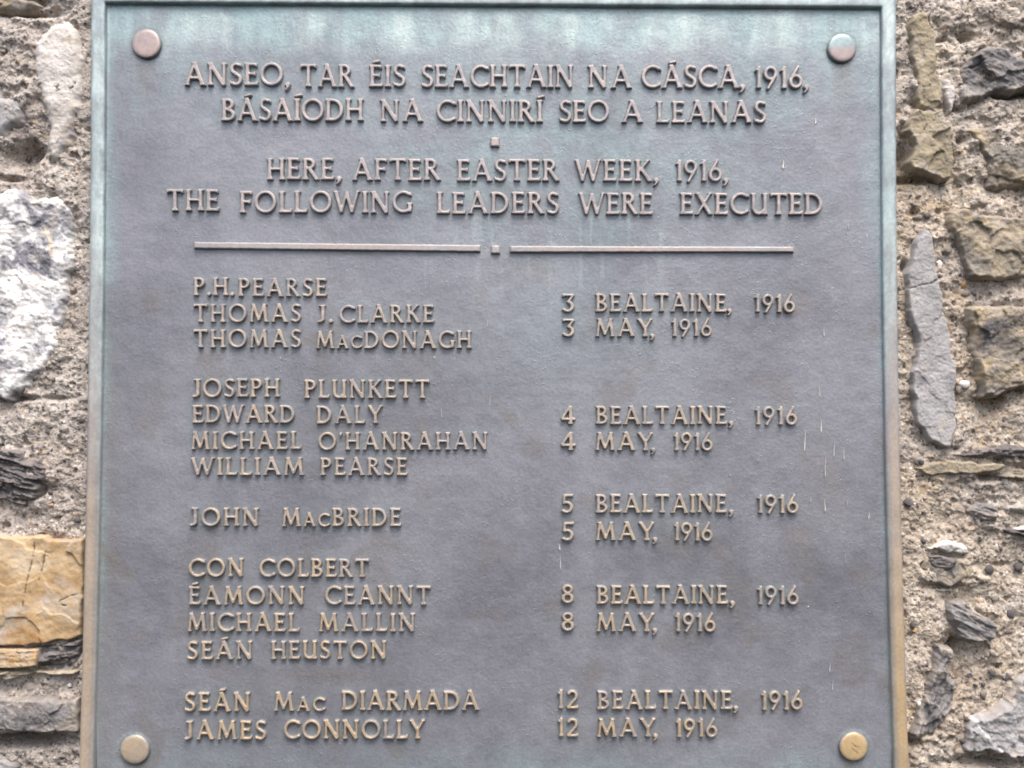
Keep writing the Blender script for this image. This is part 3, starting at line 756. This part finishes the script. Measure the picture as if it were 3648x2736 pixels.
for p in STONES:
    xs = [q[0] for q in p]; ys = [q[1] for q in p]
    j0, j1 = np.searchsorted(mx, (min(xs) - 70, max(xs) + 70)); i0, i1 = np.searchsorted(my, (min(ys) - 70, max(ys) + 70))
    if j1 - j0 < 2 or i1 - i0 < 2: continue
    dist[i0:i1, j0:j1] = np.minimum(dist[i0:i1, j0:j1], -poly_sd(PX[i0:i1, j0:j1], PY[i0:i1, j0:j1], p))
lap = smooth(-.25, .35, fbm(PX, PY, 95, 3, 131))
hm = hm + (.0032 * lap - .0014) * smooth(60, 5, dist)
behind = (PX > 340) & (PX < 3140) & (PY < 2860) & (PY > -20)
hm = np.where(behind, np.minimum(hm, -0.004), hm)
hm = np.minimum(hm, np.where((PX > 285) & (PX < 3235), .004, 1))
cool = smooth(900, 300, PX) * .8 + .5 * smooth(.0, .5, fbm(PX, PY, 260, 3, 141)) + .5 * smooth(700, 200, PY)
grid_mesh('mortar', PX, PY, -hm, 0.0, M_MORTAR, wall, attrs=dict(cool=np.clip(cool, 0, 1)))

# pebbles in the mortar
def pebble_material(name, c1, c2):
    n = NT(name)
    n.link(n.ramp(n.noise(170, 5, .65), [(.3, c1), (.7, c2)]), n.bs.inputs['Base Color'])
    n.put(.75, n.bs.inputs['Roughness'])
    n.link(n.bump(n.noise(500, 4, .7), .4, .0008), n.bs.inputs['Normal'])
    return n.m
P_DARK = pebble_material('dark pebble', (.05, .046, .048), (.13, .12, .12))
P_MID = pebble_material('grey brown pebble', (.16, .14, .12), (.30, .26, .22))
P_WHITE = pebble_material('white quartz pebble', (.62, .60, .57), (.80, .78, .75))
P_TAN = pebble_material('orange tan pebble', (.34, .19, .08), (.52, .34, .17))

import bmesh
_b = bmesh.new(); bmesh.ops.create_icosphere(_b, subdivisions=2, radius=1.0)
_b.verts.ensure_lookup_table()
ICO_V = np.array([v.co[:] for v in _b.verts]); ICO_F = np.array([[v.index for v in f.verts] for f in _b.faces]); _b.free()
def pebble_shape(px, py, r, depth, seed, squash=.75):
    rg = np.random.default_rng(seed)
    X, Z = to_plane(px, py, -.003)
    s = DIST / FOC
    v = ICO_V.copy()
    for _ in range(5):                          # broken flats
        d = rg.normal(size=3); d /= np.linalg.norm(d)
        k = v @ d; lim = rg.uniform(.42, .8)
        v = v - np.outer(np.clip(k - lim, 0, None), d)
    a = rg.uniform(0, math.pi); e = rg.uniform(.62, 1.0)
    R = np.array([[math.cos(a), 0, -math.sin(a)], [0, 1, 0], [math.sin(a), 0, math.cos(a)]])
    v = (v * np.array([1, squash * rg.uniform(.5, 1), e])) @ R.T * (r * s)
    return v + np.array([float(X), depth, float(Z)])

def mortar_at(px, py):
    j = np.argmin(abs(mx - px)); i = np.argmin(abs(my - py))
    return hm[i, j]

def free_spot(px, py, r):
    if 285 - r < px < 3235 + r: return False
    for p in STONES:
        xs = [q[0] for q in p]; ys = [q[1] for q in p]
        if min(xs) - r < px < max(xs) + r and min(ys) - r < py < max(ys) + r:
            if poly_sd(np.array([px], float), np.array([py], float), p)[0] > -r: return False
    return True

notable = [(3347, 937, 14, P_WHITE, 'small white pebble beside the spindle stone'), (3432, 1370, 20, P_WHITE, 'bright white quartz chip'), (3440, 1012, 17, P_TAN, 'round orange pebble'),
           (3521, 2030, 19, P_DARK, 'dark round pebble'), (3632, 2020, 19, P_DARK, None), (3415, 1390, 16, P_MID, None), (3212, 955, 17, P_DARK, None), (3392, 878, 12, P_DARK, None),
           (3600, 2190, 18, P_DARK, None), (3250, 2225, 14, P_DARK, None), (3258, 2246, 10, P_TAN, 'yellow orange pebble at the frame'), (3532, 2397, 13, P_DARK, None), (3580, 2410, 14, P_DARK, None),
           (3472, 2440, 10, P_DARK, None), (3500, 2438, 10, P_DARK, None), (3438, 2558, 14, P_DARK, None), (3436, 2640, 18, P_DARK, None), (3384, 2712, 11, P_DARK, None), (3420, 2705, 13, P_DARK, None),
           (3565, 1955, 9, P_DARK, None), (3490, 1920, 11, P_DARK, None), (3285, 1925, 12, P_DARK, None), (3278, 1645, 13, P_DARK, None), (3230, 1792, 16, P_DARK, None), (3498, 2470, 17, P_MID, None),
           (274, 1852, 17, P_DARK, 'dark pebble near the plaque edge'), (215, 1548, 9, P_DARK, None), (167, 1539, 10, P_DARK, None), (177, 1757, 9, P_DARK, None), (265, 1252, 16, P_MID, None),
           (248, 2440, 9, P_WHITE, None), (3270, 2505, 11, P_WHITE, None), (185, 1800, 8, P_TAN, None), (3375, 890, 14, P_MID, None), (3440, 1045, 18, P_MID, None), (3545, 2130, 14, P_MID, None),
           (3270, 775, 20, P_MID, None), (3300, 770, 16, P_DARK, None), (3450, 1705, 12, P_MID, None), (3465, 2085, 15, P_MID, None)]
for k, (px, py, r, m_, lab) in enumerate(notable):
    g = Gather(); g.add(pebble_shape(px, py, r * 1.05, -mortar_at(px, py) - .0008, 900 + k), ICO_F, {})
    o = g.build('pebble', m_, wall)
    if lab: o['label'] = lab
for key, m_, cnt, rr in (('dark', P_DARK, 150, (3.5, 9)), ('mid', P_MID, 170, (4, 12)), ('tan', P_TAN, 40, (3.5, 7)), ('white', P_WHITE, 40, (3, 6))):
    g = Gather()
    tries = 0
    while cnt and tries < 4000:
        tries += 1
        px = random.uniform(-60, 310) if random.random() < .4 else random.uniform(3215, 3700)
        py = random.uniform(-30, 2760); r = rr[0] + (rr[1] - rr[0]) * random.random() ** 2
        if not free_spot(px, py, r * .5): continue
        g.add(pebble_shape(px, py, r, -mortar_at(px, py) - .0002 * random.random(), 3000 + tries), ICO_F, {})
        cnt -= 1
    o = g.build('gravel', m_, wall); o['kind'] = 'stuff'

# ------------------------------------------------------------------ the bronze plaque
px_, pz_ = to_plane(1760, 2880, 0.0)
plaque = empty('plaque', (float(px_), 0.0, float(pz_)))
plaque['label'] = 'weathered bronze memorial plaque with raised lettering, greenish at its top, bolted to the stone wall'
plaque['category'] = 'plaque'
M_PLATE = bronze_material('weathered bronze plate', 'plate')
M_LET = bronze_material('worn bronze lettering', 'letter')
M_FRAME = bronze_material('weathered bronze frame', 'frame')
M_BOLT = bronze_material('worn bronze bolt', 'bolt')

# outer and inner edges of the border, measured down the photograph
YS = np.array([-45, 0, 600, 1000, 1300, 1900, 2300, 2736, 2890], float)
LX = np.array([323, 322, 318, 317, 313, 301, 290, 279, 275], float)
RX = np.array([3194, 3195, 3197, 3199, 3202, 3214, 3226, 3241, 3246], float)
def curve(xs):
    c = np.polyfit(YS, xs, 2)
    return lambda y: np.polyval(c, y)
lx, rx = curve(LX), curve(RX)
TOP_L, TOP_R, BOT_L, BOT_R = -44, -26, 2876, 2890      # outer edge of the border
BW = 52.0
def edge_loop(inset, n=320):
    """closed loop of photo points at a given inset from the outer edge, clockwise from the upper left"""
    def top(x): return TOP_L + (TOP_R - TOP_L) * (x - 322) / 2873 + inset
    def bot(x): return BOT_L + (BOT_R - BOT_L) * (x - 279) / 2962 - inset
    xl = lambda y: lx(y) + inset
    xr = lambda y: rx(y) - inset * 1.03
    tl = (xl(TOP_L + inset), top(322)); tr = (xr(TOP_R + inset), top(3195)); br = (xr(BOT_R - inset), bot(3241)); bl = (xl(BOT_L - inset), bot(279))
    P = []
    for i in range(n):
        x = tl[0] + (tr[0] - tl[0]) * i / n; P.append((x, top(x)))
    for i in range(n):
        y = tr[1] + (br[1] - tr[1]) * i / n; P.append((xr(y), y))
    for i in range(n):
        x = br[0] + (bl[0] - br[0]) * i / n; P.append((x, bot(x)))
    for i in range(n):
        y = bl[1] + (tl[1] - bl[1]) * i / n; P.append((xl(y), y))
    return np.array(P)

# plate
STEP = 5.0
PX, PY = np.meshgrid(np.arange(345, 3180, STEP), np.arange(-5, 2850, STEP))
yt = 9 + (PX - 375) * .0055                     # inner top edge
inl = PX - (lx(PY) + BW); inr = (rx(PY) - BW) - PX; inb = 2826 - PY
wav = 26 * fbm(PX, PY, 240, 3, 5) + 12 * fbm(PX, PY * .3, 60, 3, 6)
dt = PY - yt + wav
teal = np.maximum(0.90 * smooth(230, 90, dt), .42 * smooth(620, 120, dt + 60 * fbm(PX, PY, 150, 3, 27)) * (.6 + .6 * smooth(-.3, .4, fbm(PX, PY * .5, 190, 3, 28))))
teal = np.maximum(teal, 0.75 * smooth(75, 12, inl + .5 * wav) * smooth(1700, 500, PY) * (0.6 + .4 * smooth(-.3, .3, fbm(PX, PY, 150, 3, 8))))
teal = np.maximum(teal, 0.45 * smooth(45, 8, inl + .4 * wav))
teal = np.maximum(teal, 0.65 * smooth(120, 10, inr + .6 * wav) * smooth(1100, 350, PY))
teal = np.maximum(teal, 0.40 * smooth(40, 6, inr + .3 * wav))
teal = np.maximum(teal, 0.40 * smooth(2610, 2740, PY + .8 * wav - .02 * (PX - 1800)) * (.5 + .5 * smooth(1200, 2200, PX)))
teal = np.maximum(teal, 0.62 * np.exp(-((PX - 2000) / 640) ** 2 - ((PY - 520) / 360) ** 2) * (.7 + .6 * fbm(PX, PY, 130, 3, 12)))
teal = np.maximum(teal, 0.22 * np.exp(-((PX - 2050) / 330) ** 2 - ((PY - 1150) / 260) ** 2))
pale = 0.55 * smooth(170, 50, np.abs(dt - 55)) * smooth(10, 50, dt) * (.25 + .75 * smooth(-.2, .35, fbm(PX, PY * .35, 170, 3, 14)))
drip = smooth(.18, .55, fbm(PX, PY * .05, 26, 2, 44)) * smooth(640, 780, PY) * smooth(1150, 850, PY) * smooth(1500, 1700, PX) * smooth(2450, 2300, PX)
pale = np.maximum(pale, .20 * drip)
ci, cj = np.clip((PY / CS).astype(int), 0, canvas.shape[0] - 1), np.clip((PX / CS).astype(int), 0, canvas.shape[1] - 1)
halo = np.clip(blur(canvas, 3.2) * 1.9, 0, 1)[ci, cj] * (.45 + .8 * np.clip(fbm(PX, PY, 90, 3, 18) + .3, 0, 1))
stain = 0.70 * np.exp(-((PX - 1165) / 150) ** 2 - ((PY - 2405) / 26) ** 2) + .35 * np.exp(-((PX - 1520) / 50) ** 2 - ((PY - 1760) / 45) ** 2)
stain += .45 * smooth(.32, .7, fbm(PX, PY, 210, 3, 31)) * smooth(700, 1200, PY) + .35 * smooth(120, 20, inl) * smooth(900, 1500, PY)
stain += .30 * np.exp(-((PX - 1480) / 60) ** 2 - ((PY - 1300) / 90) ** 2) + .4 * np.exp(-((PX - 2950) / 60) ** 2 - ((PY - 1720) / 130) ** 2)
for bx, by in ((519.5, 153.7), (3001.5, 169), (478.5, 2671), (3043, 2661)):
    rb = np.hypot(PX - bx, PY - by); up_ = smooth(.5, -1, (PY - by) / np.maximum(rb, 1))
    halo = np.maximum(halo, .9 * smooth(70, 54, rb))  # dark seam round the bolt: its groove shadow put into the colour
    pale = np.maximum(pale, .75 * smooth(10, 0, np.abs(rb - 60)) * up_ * (.4 + .6 * smooth(-.2, .3, fbm(PX, PY, 25, 2, 83))))
    stain += .45 * smooth(46, 20, np.abs(PX - bx + 8 * fbm(PX * 0, PY, 80, 2, 85))) * smooth(by, by + 30, PY) * smooth(by + 330, by + 80, PY)
hgt = 0.00035 * fbm(PX, PY, 420, 3, 61) + 0.00012 * fbm(PX, PY, 60, 2, 66)
hgt += 0.0012 * (smooth(16, 0, inl) + smooth(16, 0, inr) + smooth(16, 0, dt - wav) + smooth(16, 0, inb))
X, Z = to_plane(PX, PY, Y_PLATE)
V, q, A = grid_arrays(X, Z, Y_PLATE - hgt, None, dict(teal=np.clip(teal, 0, 1), halo=halo, stain=np.clip(stain, 0, 1), warm=PX * 0, pale=np.clip(pale, 0, 1), tone=PX * 0))
raw_mesh('backplate', V, q.ravel(), 4, M_PLATE, plaque, A)

# border
prof = [(0, .010), (0, Y_FRAME + .0022), (1.2, Y_FRAME + .0009), (4, Y_FRAME + .0002), (9, Y_FRAME - .0002), (16, Y_FRAME), (30, Y_FRAME), (42, Y_FRAME - .0001), (47, Y_FRAME + .0001), (50, Y_FRAME + .0006), (51.3, Y_FRAME + .0014), (52.2, Y_PLATE - .0012), (53.5, Y_PLATE - .0004), (56, Y_PLATE + .0012)]
loops = [edge_loop(i) for i, _ in prof]
n = len(loops[0]); V = []; A = {k: [] for k in ('teal', 'halo', 'stain', 'warm', 'pale', 'tone')}
for (ins_, y), P in zip(prof, loops):
    X, Z = to_plane(P[:, 0], P[:, 1], Y_FRAME)
    V.append(np.stack([X, np.full(n, y) + .0004 * fbm(P[:, 0], P[:, 1], 160, 2, 71), Z], -1))
    f = ins_ / BW; px, py = P[:, 0], P[:, 1]
    nz = fbm(px, py, 300, 6, 77, .6) * .6
    ptch = smooth(-.15, .35, fbm(px + 3 * ins_, py, 70, 5, 79, .6))
    left = smooth(1700, 1200, px)
    up = smooth(2000, 700, py + 380 * nz)
    A['teal'].append(np.clip(.95 * up * (.45 + .55 * ptch) + .25 * nz + .45 * smooth(.80, 1.0, f) * ptch + .35 * (1 - up) * smooth(.75, 1.0, f), 0, 1) * np.where(px > 1700, .95, 1.0))
    A['pale'].append(np.clip(smooth(.1, .5, up) * (.95 + .7 * nz) * (.7 + .5 * ptch) * (.45 + .55 * smooth(.05, .3, f) * smooth(1, .6, f)), 0, 1))
    A['halo'].append(px * 0 + .4 * smooth(.95, 1.03, f))
    A['stain'].append(.55 * np.exp(-((px - 3190) / 26) ** 2 - ((py - 2462) / 22) ** 2))
    stripe = np.exp(-((f - .38) / .30) ** 2)
    A['warm'].append(np.clip((smooth(900, 2100, py + 300 * nz) * (.35 + .7 * stripe) * .95 + .28 * stripe * smooth(700, 1000, py)), 0, 1))
    A['tone'].append(np.clip(.10 + .42 * smooth(1100, 2000, py) + .40 * smooth(1900, 2500, py) * (1 - .8 * left), 0, 1))
m_ = len(prof)
idx = np.arange(m_ * n).reshape(m_, n); nx = np.roll(idx, -1, 1)
q = np.stack([idx[:-1], idx[1:], nx[1:], nx[:-1]], -1).reshape(-1, 4)
raw_mesh('frame', np.concatenate(V), q.ravel(), 4, M_FRAME, plaque, {k: np.concatenate(v) for k, v in A.items()})

# raised words, line by line
def letter_grid(c, x, b, sx, sy, seed):
    w, u, v, m = glyph(c)
    U, Vv = np.meshgrid(u, v)
    px = x + U * sx; py = b - Vv * sy
    m = m + .05 * fbm(px, py, 9, 2, seed)
    h = np.clip((m - .10) / .60, 0, 1)
    h = 1 - (1 - h) ** 1.7
    hh = LET_H * (h * (.94 + .06 * fbm(px, py, 40, 2, seed + 2)))
    X, Z = to_plane(px, py, Y_LET)
    keep = m > .04
    Y = np.where(m < .095, Y_PLATE + .0008, Y_PLATE - hh)
    wn_ = np.clip(.25 + .7 * fbm(px, py, 120, 3, 41) + .3 * fbm(px, py, 30, 2, 43), 0, 1)
    warm = smooth(.40, .85, h) * np.clip(.70 + .65 * wn_, 0, 1)
    tl = .55 * smooth(700, 300, py) * smooth(.9, .3, h) + .35 * smooth(.9, .2, h) * np.clip(fbm(px, py, 70, 2, 47), 0, 1)
    at = dict(teal=tl, halo=smooth(.6, .1, h) * .7, stain=px * 0, warm=warm, pale=.35 * smooth(.3, .6, fbm(px, py, 45, 2, 49)) * smooth(.4, .9, h), tone=place_tone(px, py) - .28 * smooth(.1, .5, fbm(px, py, 150, 2, 53)))
    return grid_arrays(X, Z, Y, keep, at)

k = 0
for kind, words_ in LAYOUT:
    first = words_[0][1][0]
    X, Z = to_plane(first[1], first[2], Y_PLATE)
    line = empty({'head': 'heading_line', 'name': 'name_line', 'date': 'date_line'}[kind], (float(X), Y_PLATE, float(Z)), plaque)
    for t, word in words_:
        g = Gather()
        for c, x, b, sx, sy in word:
            k += 1
            g.add(*letter_grid(c, x, b, sx, sy, 500 + k))
        g.build({',': 'comma'}.get(t, 'year' if t == '1916' else 'numeral' if t[0].isdigit() else 'raised_word'), M_LET, line)

# rules and square stops
def bar(name, x0, x1, ya0, yb0, ya1, yb1, height=.0030):
    """raised bar between x0 and x1; top/bottom edges ya/yb at its two ends"""
    nx_, ny_ = max(8, int((x1 - x0) / 4)), 26
    s_, t_ = np.meshgrid(np.linspace(-.0, 1, nx_), np.linspace(0, 1, ny_))
    pad = 3.0
    px = x0 - pad + (x1 - x0 + 2 * pad) * s_
    a = ya0 + (ya1 - ya0) * s_ - pad; b = yb0 + (yb1 - yb0) * s_ + pad
    py = a + (b - a) * t_
    d = np.minimum.reduce([px - x0 + pad, x1 + pad - px, py - a, b - py]) + .8 * fbm(px, py, 20, 2, 91)
    h = np.clip(d / 6.5, 0, 1); h = 1 - (1 - h) ** 2
    X, Z = to_plane(px, py, Y_PLATE - height)
    Y = np.where(d < .6, Y_PLATE + .001, Y_PLATE - height * h)
    wn_ = np.clip(.6 + .6 * fbm(px, py, 160, 3, 95), 0, 1)
    at = dict(teal=.6 * smooth(.9, .3, h) + .25 * (1 - wn_), halo=smooth(.6, .1, h) * .6, stain=px * 0, warm=smooth(.4, .95, h) * (.5 + .5 * wn_), pale=.3 * (1 - wn_), tone=px * 0 + .12)
    V, q, A = grid_arrays(X, Z, Y, None, at)
    raw_mesh(name, V, q.ravel(), 4, M_LET, plaque, A)
bar('ruled_line', 690, 1711, 862, 884, 873, 896)
bar('ruled_line', 1817, 2829, 876, 898, 879, 897)
bar('square_stop', 1747, 1779, 489, 520, 489, 521, .0032)
bar('square_stop', 1749, 1781, 874, 902, 874, 903, .0032)

# bolt heads
def bolt(cx, cy, r, tone, teal, warm, label, scratch=False):
    y0 = Y_PLATE - .0034
    prof = [(0, 0), (.35, .00002), (.7, .00008), (.88, .0002), (.95, .0006), (.99, .0013), (1.0, .0020), (1.0, .0045)]
    n = 64; V = []; at = {k: [] for k in ('teal', 'halo', 'stain', 'warm', 'pale', 'tone')}
    rr = [.001] + [p[0] for p in prof[1:]]
    for f, (p, d) in zip(rr, prof):
        a = np.linspace(0, 2 * math.pi, n, endpoint=False)
        px = cx + r * f * np.cos(a); py = cy + r * f * np.sin(a)
        X, Z = to_plane(px, py, y0)
        V.append(np.stack([X, np.full(n, y0 + d), Z], -1))
        k1 = np.full(n, 1.0)
        at['teal'].append(k1 * teal * smooth(.45, -.25, (py - cy) / r) + smooth(.9, 1, f) * .25)
        at['halo'].append(k1 * smooth(.93, 1, f) * .7); at['stain'].append(k1 * smooth(.8, 1, f) * .4); at['pale'].append(k1 * 0 + .25 * teal * smooth(.3, -.3, (py - cy) / r))
        at['warm'].append(k1 * warm * smooth(1.02, .85, f) * (1 - teal * smooth(.3, -.3, (py - cy) / r))); at['tone'].append(k1 * tone)
    m_ = len(prof); idx = np.arange(m_ * n).reshape(m_, n); nx = np.roll(idx, -1, 1)
    q = np.stack([idx[:-1], nx[:-1], nx[1:], idx[1:]], -1).reshape(-1, 4)[:, ::-1]
    o = raw_mesh('bolt_head', np.concatenate(V), q.ravel(), 4, M_BOLT, plaque, {k: np.concatenate(v) for k, v in at.items()})
    o['label'] = label
    return o
bolt(519.5, 153.7, 53, .05, .12, 1.0, 'pinkish brown bolt head')
bolt(3001.5, 169, 52, .05, 1.0, .85, 'bolt head half green over pinkish brown')
bolt(478.5, 2671, 53, .62, 0, .95, 'tan bolt head')
scratched = bolt(3043, 2661, 52, .98, 0, 1.0, 'golden bolt head with scratches')
M_SCR = pebble_material('dark scratch', (.06, .04, .03), (.10, .07, .05))
for a, b in (((3034, 2664), (3058, 2684)), ((3036, 2646), (3050, 2662)), ((3044, 2655), (3062, 2662))):
    X0, Z0 = to_plane(*a, Y_PLATE - .0036); X1, Z1 = to_plane(*b, Y_PLATE - .0036)
    d = np.array([X1 - X0, Z1 - Z0]); d /= np.linalg.norm(d); nrm = np.array([-d[1], d[0]]) * .00018
    yy = Y_PLATE - .00345
    P = [(X0 + nrm[0], yy, Z0 + nrm[1]), (X0 - nrm[0], yy, Z0 - nrm[1]), (X1 - nrm[0], yy, Z1 - nrm[1]), (X1 + nrm[0], yy, Z1 + nrm[1])]
    P += [(p[0], yy + .0003, p[2]) for p in P]
    F = [0, 1, 2, 3, 4, 7, 6, 5, 0, 4, 5, 1, 1, 5, 6, 2, 2, 6, 7, 3, 3, 7, 4, 0]
    o = raw_mesh('scratch_mark', np.array(P), F, 4, M_SCR, plaque, None, False)
    o.parent = scratched

# dried white drips and lime runs on the plate
M_DRIP = pebble_material('dried lime drip', (.66, .63, .52), (.80, .78, .70))
M_FAINT = pebble_material('faint lime run', (.46, .46, .47), (.60, .60, .59))
drips = [(2904, 432, 4.0, 20, 1), (2789, 585, 4.5, 32, 1), (3022, 800, 2.6, 26, 0), (3019, 832, 3, 6, 0), (2935, 1185, 2.8, 26, 1), (2918, 1392, 2.6, 42, 1), (2924, 1515, 3.2, 50, 1), (2866, 1570, 3.0, 74, 1),
         (2971, 1600, 3, 54, 0), (2940, 1660, 3, 80, 0), (3006, 1620, 3.4, 36, 0), (2938, 1800, 3.2, 45, 1), (3016, 1790, 2.6, 20, 0), (3094, 1835, 2.6, 30, 1), (2956, 2376, 3, 34, 0), (2966, 2440, 2.2, 40, 0),
         (1994, 1948, 5, 22, 0), (1996, 2000, 3.2, 55, 0), (1572, 1470, 2.4, 36, 0), (1735, 1150, 2.2, 28, 0), (1745, 1425, 2.0, 40, 0), (2888, 1780, 2, 22, 0), (3088, 840, 2, 16, 1), (3012, 1990, 2, 26, 0),
         (1547, 1272, 4.5, 6, 1), (2600, 1692, 4, 5, 0), (2280, 1260, 5, 4, 0), (2880, 2160, 4, 6, 0), (1001, 1275, 3, 8, 0), (1042, 882, 2, 12, 0)]
for k, (px, py, wd, ln, bright) in enumerate(drips):
    ny_, nx_ = 16, 5
    t_, s_ = np.meshgrid(np.linspace(-1, 1, nx_), np.linspace(0, 1, ny_))
    wprof = wd * (.35 + .65 * s_ ** 1.5) * np.sqrt(np.clip(1 - (2 * s_ - 1) ** 6, .02, 1))
    X, Z = to_plane(px + t_ * wprof * .7 + 1.2 * np.sin(s_ * 3 + k), py - ln / 2 + s_ * ln, Y_PLATE)
    Y = Y_PLATE - .00072 - .00012 * (1 - t_ ** 2) + .0003 * (np.abs(t_) > .9)
    V, q, A = grid_arrays(X, Z, Y)
    raw_mesh('lime_drip', V, q.ravel(), 4, M_DRIP if bright else M_FAINT, plaque)
